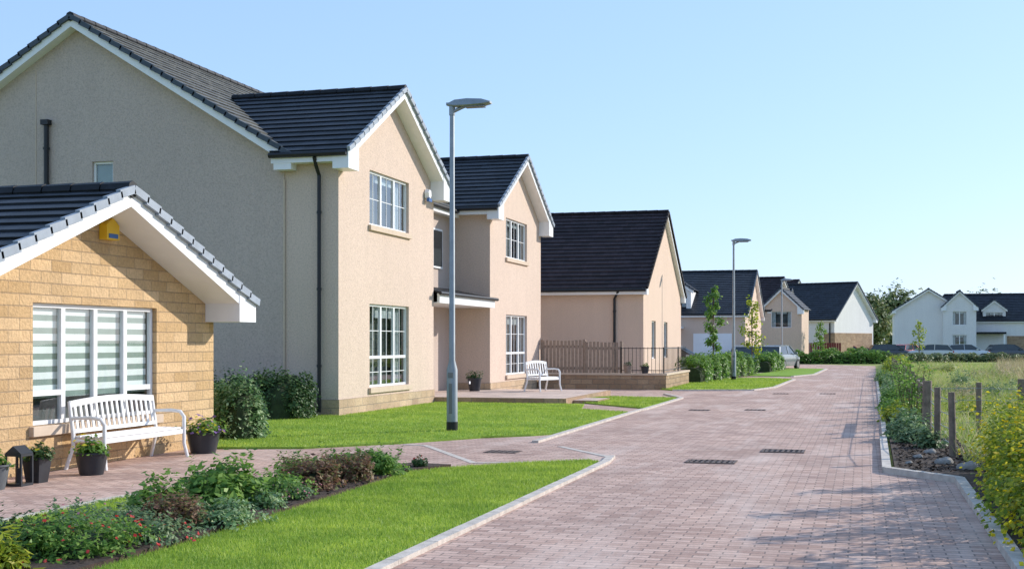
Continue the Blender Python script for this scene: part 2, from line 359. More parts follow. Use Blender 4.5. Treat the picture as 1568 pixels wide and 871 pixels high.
def gable_unit(parent,T,L,W,ze,zr,wall='cream',tile='tile',ovf=.35,ove=.3,ovb=.3,eave_back=None,ridge_back=None,
               openings=(),plinth=None,verge='verge',gutters=(0,1),box=True,base=0,nm='',barge=True,rear=False,dwall=.14,boxh=.34,boxw=.5):
    ye0=-ove; ye1=W+ove; ym=W/2; sl=(zr-ze)/(ym+ove)
    zt=lambda y: zr-sl*abs(y-ym)
    eb=-L-ovb if eave_back is None else eave_back
    rb=-L-ovb if ridge_back is None else ridge_back
    wl=MB(T); wl.prism([(0,0,base),(0,W,base),(0,W,zt(W)-dwall),(0,ym,zr-dwall),(0,0,zt(0)-dwall)],(-L,0,0))
    wo=wl.build(nm+'walls',M[wall],parent)
    if openings:
        ct=MB(T)
        for op in openings:
            face,a0,a1,z0,z1=op[:5]
            if face=='front': ct.box((-.45,a0,z0),(.3,a1,z1))
            elif face=='near': ct.box((a0,-.3,z0),(a1,.45,z1))
            elif face=='far': ct.box((a0,W-.45,z0),(a1,W+.3,z1))
        co=ct.build('cut',M[wall],parent)
        md=wo.modifiers.new('b','BOOLEAN'); md.object=co; md.operation='DIFFERENCE'; md.solver='EXACT'
        bpy.context.view_layer.update()
        dg=bpy.context.evaluated_depsgraph_get(); me=bpy.data.meshes.new_from_object(wo.evaluated_get(dg))
        wo.modifiers.clear(); wo.data=me; bpy.data.objects.remove(co)
        for i,op in enumerate(openings):
            face,a0,a1,z0,z1=op[:5]; kw=dict(op[5]) if len(op)>5 else {}
            w=a1-a0;h=z1-z0
            if face=='front': window(parent,T,(0,a0,z0),(0,1,0),(1,0,0),w,h,nm=nm+'window_%d'%i,**kw)
            elif face=='near': window(parent,T,(a0,0,z0),(1,0,0),(0,-1,0),w,h,nm=nm+'window_%d'%i,**kw)
            else: window(parent,T,(a0,W,z0),(1,0,0),(0,1,0),w,h,nm=nm+'window_%d'%i,**kw)
    if plinth:
        pm,ph,sides=plinth; p=MB(T)
        if 'f' in sides: p.box((-.05,-.025,base),(.025,W+.025,base+ph))
        if 'n' in sides: p.box((-L,-.022,base),(-.052,.05,base+ph))
        p.build(nm+'plinth',M[pm],parent)
    rf=MB(T)
    roof_slope(rf,(eb,ye0,ze),(ovf,ye0,ze),(rb,ym,zr),(ovf,ym,zr))
    roof_slope(rf,(eb,ye1,ze),(ovf,ye1,ze),(rb,ym,zr),(ovf,ym,zr))
    rf.build(nm+'roof_tiles',M[tile],parent,fix=False)
    rt=MB(T); x=ovf
    while x>rb+.1:
        x2=max(rb,x-.45); rt.tube([(x,ym,zr+.0),(x2+.01,ym,zr+.0)],[.115,.105],8); x=x2
    rt.build(nm+'ridge_tiles',M[tile if tile!='tile_grey' else 'tile'],parent)
    vg=MB(T)
    for sgn,ye in ((1,ye0),(-1,ye1)):
        d=V((0,sgn*(ym+ove),zr-ze)); ln=d.length; d.normalize(); n=V((0,-d.z*sgn,abs(d.y))); k=max(1,round(ln/.32)); g=ln/k
        for xx in ([ovf] + ([-L-ovb] if rear else [])):
            for i in range(k):
                c=V((xx,ye,ze))+d*(g*(i+.45))+n*(.015)
                tilt=(d-n*.09).normalized()
                vg.obox(c,(.035,0,0),tilt*(g*.56),tilt.cross(V((1,0,0))).normalized()*.055)
    vg.build(nm+'verge_caps',M[verge],parent)
    if barge:
        bb=MB(T); th=.2
        ends=[(.004,ovf-.03)]+([(-L-ovb+.03,-L-.004)] if rear else [])
        for x0,x1 in ends:
            for ye in (ye0,ye1):
                bb.prism([(x0,ye,ze-.03),(x0,ym,zr-.03),(x0,ym,zr-.03-th),(x0,ye,ze-.03-th)],(x1-x0,0,0))
            if box:
                for ye,s in ((ye0,1),(ye1,-1)):
                    yi=ye+s*boxw
                    bb.prism([(x0,ye-.003*s,ze-.035),(x0,yi,ze-.035+sl*boxw),(x0,yi,ze-boxh),(x0,ye-.003*s,ze-boxh)],(x1-x0+.012,0,0))
        bb.build(nm+'bargeboards',M['white'],parent)
    gs=MB(T); gb=MB(T)
    for s in gutters:
        ye,s1=(ye0,1) if s==0 else (ye1,-1)
        yw=0 if s==0 else W
        gs.box((eb+.02,ye+.01*s1,ze-.24),(.002,ye+.035*s1,ze-.03))
        gs.box((eb+.02,ye+.036*s1,ze-.235),(.002,yw,ze-.215))
        gb.tube([(eb,ye-.05*s1,ze-.07),(ovf-.05,ye-.05*s1,ze-.07)],.062,8)
    if gutters:
        gs.build(nm+'fascia_soffit',M['white'],parent); gb.build(nm+'gutter',M['black'],parent)
def pipe(parent,T,pts,r=.042,nm='downpipe'):
    m=MB(T); m.tube(pts,r,8)
    z0=min(p[2] for p in pts);z1=max(p[2] for p in pts)
    p=pts[-1]
    for z in np.arange(z0+1,z1-.4,1.7): m.tube([(p[0],p[1],z),(p[0],p[1],z+.06)],r*1.3,8)
    m.build(nm,M['black'],parent)
Tr=Matrix.Translation
def R(a): return Matrix.Rotation(a,4,'Z')

# ================================================================== SKY / SUN / CAMERA
el=math.radians(24)
sd=V((math.cos(el)*.735,math.cos(el)*.678,math.sin(el))).normalized()
az=math.atan2(sd.x,sd.y)
w=bpy.data.worlds.new('World'); scene.world=w; w.use_nodes=True
wt=w.node_tree
sk=wt.nodes.new('ShaderNodeTexSky'); sk.sky_type='NISHITA'; sk.sun_disc=False; sk.sun_elevation=el; sk.sun_rotation=az
sk.air_density=1.0; sk.dust_density=.6; sk.ozone_density=1.2
c1=mixc(wt,1.0,sk.outputs[0],(.15,.15,.15),'MULTIPLY')
gm=wt.nodes.new('ShaderNodeGamma'); gm.inputs[1].default_value=.74; wt.links.new(c1,gm.inputs[0])
c2=mixc(wt,1.0,gm.outputs[0],(1.0,1.13,1.55),'MULTIPLY')
c3=mixc(wt,.45,c2,(.44,.71,1.02))
c4=mixc(wt,1.0,c3,(6.667,6.667,6.667),'MULTIPLY')
wt.links.new(c4,wt.nodes['Background'].inputs[0]); wt.nodes['Background'].inputs[1].default_value=.15
sl=bpy.data.lights.new('sun','SUN'); sl.energy=5; sl.angle=math.radians(.5); sl.color=(1,.935,.84)
so=link(bpy.data.objects.new('sun',sl)); so.rotation_euler=sd.to_track_quat('Z','Y').to_euler(); so.location=(20,20,30)
cam=bpy.data.cameras.new('camera'); cam.lens=44.77; cam.sensor_width=36; cam.shift_y=.0564; cam.clip_end=6000
cobj=link(bpy.data.objects.new('camera',cam)); cobj.location=(0,0,1.65); cobj.rotation_euler=(math.radians(90),0,math.radians(15.37)); scene.camera=cobj
scene.view_settings.view_transform='Standard'; scene.view_settings.look='None'; scene.view_settings.exposure=0

# ================================================================== GROUND
def sheet(name,pts,z,mat,h=0):
    m=MB()
    if h: m.prism([(p[0],p[1],z) for p in pts],(0,0,h))
    else: m.add([(p[0],p[1],z) for p in pts],[tuple(range(len(pts)))])
    o=m.build(name,M[mat],None,fix=bool(h))
    if not h:
        if o.data.polygons[0].normal.z<0: o.data.flip_normals()
    return o
sheet('ground',[(-2500,-2500),(2500,-2500),(2500,2500),(-2500,2500)],0,'meadow')
sheet('road',[(-14,-6),(1.1,-6),(1.1,15.7),(.32,16.7),(.36,22),(.62,60),(.9,92),(-3,97),(-22,99),(-22,60),(-14,60)],.006,'pav')
def inpoly(x,y,pts):
    ins=np.zeros(len(x),bool); n=len(pts)
    for i in range(n):
        x0,y0=pts[i];x1,y1=pts[(i+1)%n]
        c=((y0>y)!=(y1>y))&(x<(x1-x0)*(y-y0)/(y1-y0+1e-12)+x0); ins^=c
    return ins
def blades(parent,pts,n,h,wd,mat,z=.03,lean=.35,clump=False):
    xs=[p[0] for p in pts];ys=[p[1] for p in pts]
    x=rng.uniform(min(xs),max(xs),n*3);y=rng.uniform(min(ys),max(ys),n*3)
    k=inpoly(x,y,pts); x=x[k][:n];y=y[k][:n]; n=len(x)
    if clump:
        f=(np.sin(x*2.1+np.sin(y*1.3)*2)+np.sin(y*1.7+x*.9)+rng.normal(size=n)*.6)>-.3; x=x[f];y=y[f]; n=len(x)
    c=np.stack([x,y,np.full(n,z)],1); a=rng.random(n)*6.283; d=np.stack([np.cos(a),np.sin(a),np.zeros(n)],1)
    hh=h*(.55+.9*rng.random(n))*(1 if not clump else (.7+.5*(1+np.sin(x*1.3+2*np.sin(y*.7)))/1)); ln=np.stack([rng.normal(size=n)*lean,rng.normal(size=n)*lean,np.ones(n)],1)*hh[:,None]
    w_=(wd*(.7+.6*rng.random(n)))[:,None]
    return fast('grass_blades',np.stack([c-d*w_,c+d*w_,c+ln],1).reshape(-1,3),3,M[mat],parent)
def edging(name,pts,wd=.13,h=.055,closed=False,z=.004,step=.9):
    m=MB(); P=[V((p[0],p[1],0)) for p in pts]
    if closed: P.append(P[0])
    for a,b in zip(P[:-1],P[1:]):
        L=(b-a).length; d=(b-a).normalized(); s=V((-d.y,d.x,0)); k=max(1,round(L/step))
        for i in range(k):
            c=a+d*(L*(i+.5)/k); m.obox(c+V((0,0,z+h/2)),d*(L/k/2-.003),s*(wd/2),(0,0,h/2+random.uniform(-.002,.002)))
    return m.build(name,M['kerb'],None)
L3=[(-3.42,-2),(-3.42,16.9),(-3.62,17.15),(-4.4,16.5),(-5.0,15.8),(-5.45,15.0),(-5.35,12.5),(-5.25,9),(-5.3,4),(-5.3,-2)]
L1=[(-14,18.2),(-9.6,17.7),(-8.3,18.1),(-7.2,19.4),(-6.3,20.9),(-5.6,21.6),(-5.22,22.2),(-5.22,29.2),(-6.6,30.3),(-7.0,32.6),(-11.1,32.7),(-11.1,26.1),(-14,26.1)]
L2=[(-8.2,34.6),(-5.22,31.2),(-5.16,36.9),(-7.2,37.3)]
LB=[(-7.5,0),(-7.45,11.6),(-7.1,13.2),(-6.6,13.4),(-6.4,0)]
L4=[(-7.5,45),(-6.2,43.2),(-3.6,44.2),(-3.1,47),(-2.95,57),(-4.2,58.5),(-7.5,57)]
L5=[(-6,63),(-3.2,62),(-2.4,66),(-2.2,80),(-4.8,82),(-4.8,70)]
for nm_,pts,h in (('front_lawn',L3,.035),('front_lawn',L1,.035),('front_lawn',L2,.035),('grass_strip',LB,.03),('verge_lawn',L4,.035),('verge_lawn',L5,.035)):
    o=sheet(nm_,pts,.004,'lawn',h)
    if pts is L3: blades(o,[p for p in L3 if p[1]>5] + [(-5.3,6.5),(-3.42,6.5)],90000,.030,.0035,'blade',.036)
    if pts is L1: blades(o,L1,90000,.032,.006,'blade',.036)
    if pts is L2: blades(o,L2,12000,.04,.008,'blade',.036)
    if pts is LB: blades(o,[(-7.5,8),(-7.45,11.6),(-7.1,13.2),(-6.6,13.4),(-6.5,8)],10000,.035,.004,'blade',.03)
    if pts is L4: blades(o,L4,20000,.045,.012,'blade',.036)
edging('kerb',[(-3.36,-2),(-3.36,17.0),(-3.45,17.9)],.11,.04)
edging('kerb',[(-3.45,17.9),(-4.6,19.6)],.10,.008)
edging('kerb',[(-5.1,16.6),(-6.7,19.2),(-7.1,19.3)],.10,.008)
edging('kerb',[(-3.72,17.3),(-5.1,16.6)],.09,.008)
edging('kerb',[(-5.16,20.2),(-5.16,30.3),(-5.1,31.1),(-5.08,37.2),(-6,40)],.11,.04)
edging('kerb',[(-6.2,43.1),(-3.6,44.0),(-3.05,46.9),(-2.87,57)],.13,.045)
edging('kerb',[(-3.2,61.9),(-2.32,66),(-2.1,80)],.15,.05)
edging('kerb',[(1.1,-2),(1.1,15.75),(.30,16.75),(.34,22.2)],.11,.075)
edging('kerb',[(.38,22.6),(.64,60)],.09,.03)
edging('kerb',[(-7.56,0),(-7.52,11.7),(-7.15,13.3)],.09,.035)
sheet('planting_bed',[(-5.4,-2),(-5.35,9),(-5.42,12.5),(-5.52,15.1),(-5.2,15.9),(-5.8,16.0),(-6.5,14.2),(-6.45,12),(-6.5,0),(-6.5,-2)],.004,'soil',.05)
sheet('planting_bed',[(1.17,-2),(1.17,15.8),(.4,16.75),(.44,22.3),(1.4,22.3),(1.9,17),(2.4,10),(2.4,-2)],.004,'soil',.06)
e=empty('patio',(-9.2,35.6,0))
m=MB(Tr((9.2,-35.6,0))); m.box((-12.45,32.8,.005),(-7.6,38.9,.17),0); m.box((-7.6,33.6,.005),(-6.9,35.2,.09),0)
m.build('patio_slab',M['slab'],e)
m=MB(Tr((9.2,-35.6,0))); m.box((-7.597,32.75,.008),(-7.52,38.9,.165)); m.box((-12.4,32.72,.008),(-7.6,32.797,.165)); m.box((-6.897,33.55,.007),(-6.83,35.2,.085)); m.box((-7.5,33.52,.007),(-6.9,33.597,.085))
m.build('patio_riser',M['brownstone'],e)

def grate(x,y,w_,d_,rz=0):
    e=empty('drain_grate',(x,y,.008),rz); m=MB()
    m.box((-w_/2,-d_/2,0),(w_/2,-d_/2+.04,.012));m.box((-w_/2,d_/2-.04,0),(w_/2,d_/2,.012))
    m.box((-w_/2,-d_/2+.04,0),(-w_/2+.04,d_/2-.04,.012));m.box((w_/2-.04,-d_/2+.04,0),(w_/2,d_/2-.04,.012))
    k=int(w_/.075)
    for i in range(1,k): m.box((-w_/2+i*w_/k-.018,-d_/2+.04,0),(-w_/2+i*w_/k+.018,d_/2-.04,.010))
    m.box((-w_/2+.04,-.015,0),(w_/2-.04,.015,.0112))
    m.build('bars',M['iron'],e); m=MB(); m.box((-w_/2+.01,-d_/2+.01,-.002),(w_/2-.01,d_/2-.01,.001)); m.build('pit',M['black'],e)  # flat black slab painted as the shade below the bars
grate(-2.0,17.6,.68,.45); grate(-1.15,19.6,.64,.5)
def cover(x,y,w_,d_):
    e=empty('manhole_cover',(x,y,.008)); m=MB(); m.box((-w_/2,-d_/2,0),(w_/2,d_/2,.006))
    for i in range(5):
        for j in range(4): m.box((-w_/2+(i+.25)*w_/5,-d_/2+(j+.25)*d_/4,.006),(-w_/2+(i+.75)*w_/5,-d_/2+(j+.75)*d_/4,.010))
    m.build('plate',M['iron'],e)
for x,y in ((-3.8,31),(-2.5,31.4),(-1.06,41.9),(-2.5,41.5),(-5.2,18.4)): cover(x,y,.5,.42)

# ================================================================== MAIN HOUSE (twin front gables)
P0=V((-14.5,35.4,0)); h1=empty('roughcast_house',P0); B=Tr(-P0)
Tm=B@Tr((-23.1,26.2,0))@R(-math.pi/2)
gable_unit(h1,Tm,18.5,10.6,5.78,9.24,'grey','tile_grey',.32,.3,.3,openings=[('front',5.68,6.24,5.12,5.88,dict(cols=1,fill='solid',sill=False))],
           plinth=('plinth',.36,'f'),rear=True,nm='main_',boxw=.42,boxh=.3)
win=dict(cols=3,bars=True,fill='curtain')
winl=dict(cols=3,transom=.36,bars=True,fill='curtain')
for y0,nm_ in ((26.22,'gable_'),(38.15,'gable2_')):
    Tw=B@Tr((-11.2,y0,0))
    gable_unit(h1,Tw,1.4,6.5,5.86,7.86,'cream','tile',.40,.34,0,eave_back=-1.5,ridge_back=-4.3,
        openings=[('front',1.85,4.55,4.42,5.72,win),('front',1.85,4.55,.58,2.56,winl)],plinth=('plinth',.38,'fn'),verge='verge_l',nm=nm_,boxh=.40,boxw=.6)
pipe(h1,B,[(-11.62,25.86,5.72),(-11.62,25.95,5.55),(-11.62,26.12,5.35),(-11.62,26.12,.1)],.045)
pipe(h1,B,[(-18.6,26.12,6.85),(-18.6,26.12,.1)],.06)
m=MB(B); m.box((-18.70,26.02,6.78),(-18.50,26.18,6.90)); m.build('hopper',M['black'],h1)
m=MB(B); m.box((-18.95,26.19,0),(-18.93,26.21,8.1)); m.box((-12.52,26.18,.37),(-12.48,26.195,5.3)); m.build('movement_joint',M['sill'],h1)
m=MB(B); m.tube([(-11.18,32.05,5.58),(-11.06,32.05,5.58)],[.15,.12],6,0); m.build('alarm_bell',M['white'],h1,bevel=.01)
m=MB(B); m.box((-11.12,31.93,5.38),(-11.05,32.17,5.46)); m.build('alarm_label',M['blue'],h1)
m=MB(B); m.prism([(-12.5,32.74,3.32),(-11.0,32.74,3.02),(-11.0,32.74,2.98),(-12.5,32.74,3.26)],(0,5.38,0)); m.build('canopy_roof',M['tile'],h1)
m=MB(B); m.box((-11.1,32.74,2.72),(-11.03,38.12,2.975)); m.box((-12.5,32.74,2.72),(-11.1,38.12,2.74)); m.build('canopy_fascia',M['white'],h1)
m=MB(B); m.tube([(-10.97,32.6,2.98),(-10.97,38.2,2.98)],.05,8); m.build('canopy_gutter',M['black'],h1)
m=MB(B); m.box((-12.498,33.4,.18),(-12.42,34.6,2.35),0); m.box((-12.418,33.5,.28),(-12.40,34.5,2.25),1); m.box((-12.49,35.2,.9),(-12.44,35.7,2.3),0); m.box((-12.438,35.25,.95),(-12.43,35.65,2.25),2)
m.box((-12.49,36.3,3.9),(-12.44,37.2,5.1),0); m.box((-12.438,36.36,3.96),(-12.43,37.14,5.04),2)
m.build('front_door',[M['white'],M['door'],M['carglass']],h1)
pipe(h1,B,[(-12.3,33.0,5.7),(-12.4,32.95,5.4),(-12.4,32.9,3.3)],.04)
m=MB(B); m.box((-11.19,35.9,.42),(-11.17,36.0,.5)); m.build('wall_vent',M['white'],h1)

# ================================================================== GARAGE ANNEX
P1=V((-13,15,0)); g1=empty('sandstone_garage',P1); B1=Tr(-P1); Tg=B1@Tr((-10.0,11.73,0))
gable_unit(g1,Tg,6.4,6.64,2.27,3.69,'stone','tile',.62,.28,.1,openings=[('front',2.04,4.94,.6,2.15,dict(cols=4,transom=.26,fill='blinds'))],
    verge='verge_l',nm='',boxh=.30,boxw=.55,dwall=.16)
m=MB(B1); m.prism([(-9.995,15.2,3.05),(-9.995,15.5,3.05),(-9.995,15.5,3.25),(-9.995,15.35,3.35),(-9.995,15.2,3.25)],(.12,0,0),0); m.box((-9.873,15.24,3.07),(-9.867,15.46,3.13),1); m.build('alarm_box',[M['yellow'],M['blue']],g1)

# ================================================================== OTHER HOUSES
def house(name,loc,rz,L,W,ze,zr,wall,tile,ops=(),extra=None,**kw):
    e=empty(name,loc,rz); gable_unit(e,Matrix(),L,W,ze,zr,wall,tile,openings=ops,**kw)
    if extra: extra(e)
    return e
sm=dict(cols=1,fill='dark',sill=False)
def b3x(e):
    pipe(e,Matrix(),[(-.9,-.33,3.6),(-1.1,-.08,3.3),(-1.1,-.08,.1)],.05)
house('beige_house',(-8.0,47.9,0),0,13,10.4,3.7,7.08,'beige','tile_brown',ops=[('front',2.0,3.0,1.0,2.5,sm),('front',5.2,6.2,1.0,2.5,sm)],extra=b3x,verge='tile_brown',barge=True,boxw=.4,boxh=.25,ovf=.2)
def dormer(e,x,W,z0,z1,wall='whitewall',y=.6,win=True):
    T=Tr((x,y,0))@R(-math.pi/2)
    gable_unit(e,T,3.0,W,z0+(z1-z0)*.55,z1,wall,'tile',.2,.15,0,base=z0-.9,gutters=(),box=False,nm='dormer_',openings=[('front',.25,W-.25,z0-.45,z0+(z1-z0)*.42,dict(cols=2,fill='curtain',sill=False))] if win else ())
def b4x(e):
    dormer(e,-5.6,2.2,3.9,5.8,'whitewall',.4)
    m=MB(); m.box((-3.2,-.06,.1),(-.8,-.003,2.2));m.box((-6.4,-.06,.1),(-4,-.003,2.2))
    for z in (.6,1.1,1.6):
        m.box((-3.15,-.075,z),(-.85,-.061,z+.4));m.box((-6.35,-.075,z),(-4.05,-.061,z+.4))
    m.build('garage_doors',M['white'],e)
    m=MB(); m.box((-8,-1.6,2.5),(-3.8,-.01,2.62)); m.build('porch_canopy',M['white'],e)
house('dormer_house',(-7.0,80,0),0,12,13,3.45,6.4,'beige','tile',ops=[('front',2.5,3.8,1,2.4,sm),('front',7.5,8.8,1,2.4,sm)],extra=b4x,boxw=.4,boxh=.25,ovf=.25)
def b5x(e):
    T=Tr((.9,2.2,0)); gable_unit(e,T,2.5,3.4,4.6,6.0,'whitewall','tile',.25,.2,0,nm='wing_',openings=[('front',1.0,2.4,3.0,4.4,dict(cols=2,fill='curtain',sill=False))],gutters=())
    T=Tr((-.5,-.3,0))@R(-math.pi/2); gable_unit(e,T,3,3.2,4.2,5.9,'beige','tile',.25,.2,0,nm='wing2_',openings=[('front',.8,2.4,2.8,4.1,dict(cols=2,fill='curtain',sill=False))],gutters=())
    m=MB(); m.box((.0,1,2.5),(1.6,8,2.65)); m.build('porch_canopy',M['white'],e)
house('cottage',(-7.2,103,0),math.radians(-8),10,9.5,4.2,7.0,'beige','tile_brown',ops=[('front',6,8,.9,2.3,sm)],extra=b5x,boxw=.4,boxh=.25)
def b6x(e):
    m=MB(); m.box((.002,-.04,0),(.06,8.04,2.5)); m.box((-1,-.06,0),(0,-.002,2.5)); m.build('stone_panel',M['brownstone'],e)
    pipe(e,Matrix(),[(-.4,-.1,3.4),(-.4,-.1,.1)],.06)
house('white_gable_house',(-2.4,118,0),math.radians(-24),9,8.4,3.75,7.15,'whitewall','tile',ops=[('near',-5.5,-4.6,1.2,2.4,sm)],extra=b6x,boxw=.4,boxh=.25)
house('far_house',(-9,150,0),math.radians(-20),16,9,5,9.0,'beige','tile_brown')
house('white_house',(3.3,138,0),-math.pi/2,12,6.6,4.9,7.15,'whitewall','tile',ops=[('front',4.9,5.5,1.1,2.0,sm)],extra=None,boxw=.4,boxh=.25)
def w2(e):
    dormer(e,-4.6,2.2,3.8,6.0,'whitewall',.3)
    gable_unit(e,Tr((-8.6,-1.6,0))@R(-math.pi/2),4,3.2,5.2,6.9,'whitewall','tile',.25,.2,0,nm='wing_',openings=[('front',.9,2.3,3.4,4.8,dict(cols=2,fill='curtain',sill=False)),('front',.9,2.3,1,2.4,dict(cols=2,fill='curtain',sill=False))],gutters=())
    m=MB(); m.box((-6.5,-1.4,2.5),(-2.5,-.01,2.7)); m.build('porch_canopy',M['tile'],e)
    m=MB(); m.box((-6.4,-1.3,0),(-6.25,-1.15,2.5)); m.box((-2.75,-1.3,0),(-2.6,-1.15,2.5)); m.build('porch_posts',M['white'],e)
    m=MB(); m.box((-2.3,-.05,0),(-.02,-.002,2.3)); m.build('stone_panel',M['brownstone'],e)
house('white_terrace_house',(16.6,139,0),0,8,8,3.9,6.7,'whitewall','tile',ops=[('near',-2,-.8,1,2.2,sm)],extra=w2,boxw=.4,boxh=.25)
def w3(e):
    gable_unit(e,Tr((-5.0,-1.2,0))@R(-math.pi/2),4,3.6,5.0,6.9,'whitewall','tile',.25,.2,0,nm='wing_',openings=[('front',1.0,2.6,3.3,4.7,dict(cols=2,fill='curtain',sill=False)),('front',1.0,2.6,1,2.4,dict(cols=2,fill='curtain',sill=False))],gutters=())
house('white_terrace_house',(23.6,139.5,0),0,6.4,8,4.2,6.9,'whitewall','tile',ops=[],extra=w3,boxw=.4,boxh=.25)
m=MB()
e=empty('maroon_fence',(-6.5,112,0))
for i in range(24): m.box((i*.2,0,.0),(i*.2+.17,.03,1.6))
m.build('boards',M['maroon'],e)

# ================================================================== WALL, FENCE, RAILINGS by beige house
e=empty('low_garden_wall',(-8.8,44,0)); m=MB(Tr((8.8,-44,0)))
m.box((-11.1,43.95,.0),(-6.55,44.17,.5)); m.box((-6.77,44.172,.0),(-6.55,50,.5)); m.build('masonry',M['brownstone'],e)
m=MB(Tr((8.8,-44,0))); m.box((-11.1,43.91,.502),(-6.51,44.21,.57)); m.box((-6.81,44.212,.502),(-6.51,50.04,.57)); m.build('coping',M['sill'],e)
m=MB(Tr((8.8,-44,0))); m.box((-14,44.3,.01),(-6.8,47.85,.35)); m.build('raised_ground',M['slab'],e)
def picket_fence(name,a,b,z0,z1,mat,w_=.10,gap=.035,th=.02):
    a=V((a[0],a[1],0));b=V((b[0],b[1],0)); e=empty(name,a); d=(b-a).normalized(); s=V((-d.y,d.x,0)); L=(b-a).length; m=MB()
    k=int(L/(w_+gap))
    for i in range(k):
        c=d*((i+.5)*(w_+gap)); zz=z1+random.uniform(-.015,.015)
        m.obox(c+V((0,0,(z0+zz)/2)),d*(w_/2),s*(th/2),(0,0,(zz-z0)/2))
    for z in (z0+.18,z1-.22): m.obox(d*(L/2)+s*.035+V((0,0,z)),d*(L/2),s*.02,(0,0,.045))
    x=0
    while x<=L+.01:
        m.obox(d*x+s*.06+V((0,0,(z1+.03)/2)),d*.05,s*.05,(0,0,(z1+.03)/2)); x+=L/max(1,round(L/1.8))
    m.build('pickets',M[mat],e); return e
picket_fence('wooden_fence',(-11.1,44.4),(-9.55,44.4),.55,1.72,'woodfence')
picket_fence('wooden_fence',(-9.5,44.35),(-8.2,44.35),.55,1.66,'woodfence')
def railing(a,b,z0,z1,st=.13):
    a=V((a[0],a[1],0));b=V((b[0],b[1],0)); e=empty('iron_railing',a); d=(b-a).normalized(); L=(b-a).length; m=MB(); k=int(L/st)
    for i in range(k+1):
        c=d*(i*L/k); m.tube([c+V((0,0,z0)),c+V((0,0,z1))],.009 if i%12 else .025,6)
    for z in (z0+.1,z1-.04): m.tube([V((0,0,z)),d*L+V((0,0,z))],.014,6)
    m.build('bars',M['black'],e)
railing((-8.15,44.06),(-6.66,44.06),.57,1.48); railing((-6.66,44.15),(-6.66,49.9),.57,1.48,.3)

# ================================================================== LAMPS
def lamp(x,y):
    e=empty('street_lamp',(x,y,0)); m=MB()
    m.tube([(0,0,0),(0,0,1.15),(0,0,1.32),(0,0,5.95),(0,0,6.02)],[.10,.10,.056,.042,.03],16)
    m.tube([(0,0,5.86),(.18,0,5.93),(.3,0,5.97)],[.035,.03,.03],10); m.build('column',M['metal'],e,smooth=True)
    m=MB(); m.tube([(0,0,5.80),(0,0,6.0)],.055,12); m.box((-.1,-.05,5.98),(.1,.05,6.03)); m.build('bracket',M['metal'],e)
    m=MB()
    prof=[(-.08,5.975,6.02,.06),(.06,5.95,6.075,.10),(.3,5.94,6.085,.14),(.58,5.95,6.065,.14),(.74,5.98,6.02,.09)]
    vs=[];fs=[]
    for px,zb,zt_,hw in prof: vs+=[(px,-hw,zb+.02),(px,-hw*.7,zb),(px,hw*.7,zb),(px,hw,zb+.02),(px,hw*.6,zt_),(px,-hw*.6,zt_)]
    for i in range(len(prof)-1):
        for k in range(6): fs.append((i*6+k,i*6+(k+1)%6,(i+1)*6+(k+1)%6,(i+1)*6+k))
    fs+=[(0,1,2,3,4,5),tuple(24+k for k in range(6))]
    m.add(vs,fs); m.build('lantern',M['metal'],e)
    m=MB(); m.box((.26,-.09,5.925),(.62,.09,5.946)); m.build('lamp_glass',M['lampdark'],e)
    m=MB(); m.box((-.03,-.106,.35),(.03,-.094,.9)); m.box((-.05,-.10,1.0),(.05,-.09,1.1)); m.build('access_door',M['lampdark'],e)
    m=MB(); m.tube([(0,0,0),(0,0,.2)],.106,16); m.build('root_collar',M['black'],e)
lamp(-7.24,22.2); lamp(-5.3,55.1); lamp(-5.4,90.8)

# ================================================================== BENCHES, POTS
def bench(name,loc,rz,L=2.0,mat='wpaint'):
    e=empty(name,loc,rz); m=MB()
    for i in range(5): m.box((.05,.02+i*.088,.41),(L-.05,.02+i*.088+.065,.435))
    m.box((.06,.0,.34),(L-.06,.02,.405)); m.box((.06,.43,.34),(L-.06,.45,.405)); m.build('seat',M[mat],e,bevel=.004)
    m=MB(); k=int(L/.115)
    top=lambda x: .84+.05*math.sin(math.pi*x/L)
    for i in range(1,k):
        x=i*L/k; m.obox((x,.475,.66),(.022,0,0),(0,.008,0),(0,.03,.19))
    n=12
    for i in range(n):
        x0=.03+(L-.06)*i/n;x1=.03+(L-.06)*(i+1)/n
        c=V(((x0+x1)/2,.51,(top(x0)+top(x1))/2)); d=V((x1-x0,0,top(x1)-top(x0)))/2
        m.obox(c,d*1.01,(0,.018,0),(0,0,.04))
    m.box((.05,.44,.47),(L-.05,.47,.52)); m.build('backrest',M[mat],e)
    for j,x in enumerate((.03,L-.03)):
        m=MB(); s=-1 if j==0 else 1
        m.tube([(x+s*.03,-.04,0),(x,0,.2),(x,.0,.42),(x,-.0,.58),(x,.06,.655),(x,.2,.67),(x,.5,.66)],[.026,.026,.028,.028,.026,.026,.024],8)
        m.build('arm_leg_%d'%j,M[mat],e,smooth=True)
        m=MB(); m.tube([(x+s*.03,.55,0),(x,.46,.3),(x,.46,.45),(x,.52,.88)],[.026,.026,.028,.024],8)
        m.tube([(x,0,.37),(x,.46,.37)],.022,8); m.build('back_leg_%d'%j,M[mat],e,smooth=True)
bench('garden_bench',(-9.38,14.35,.006),math.pi/2,2.05)
bench('metal_garden_seat',(-9.3,36.9,.17),math.radians(70),1.15)
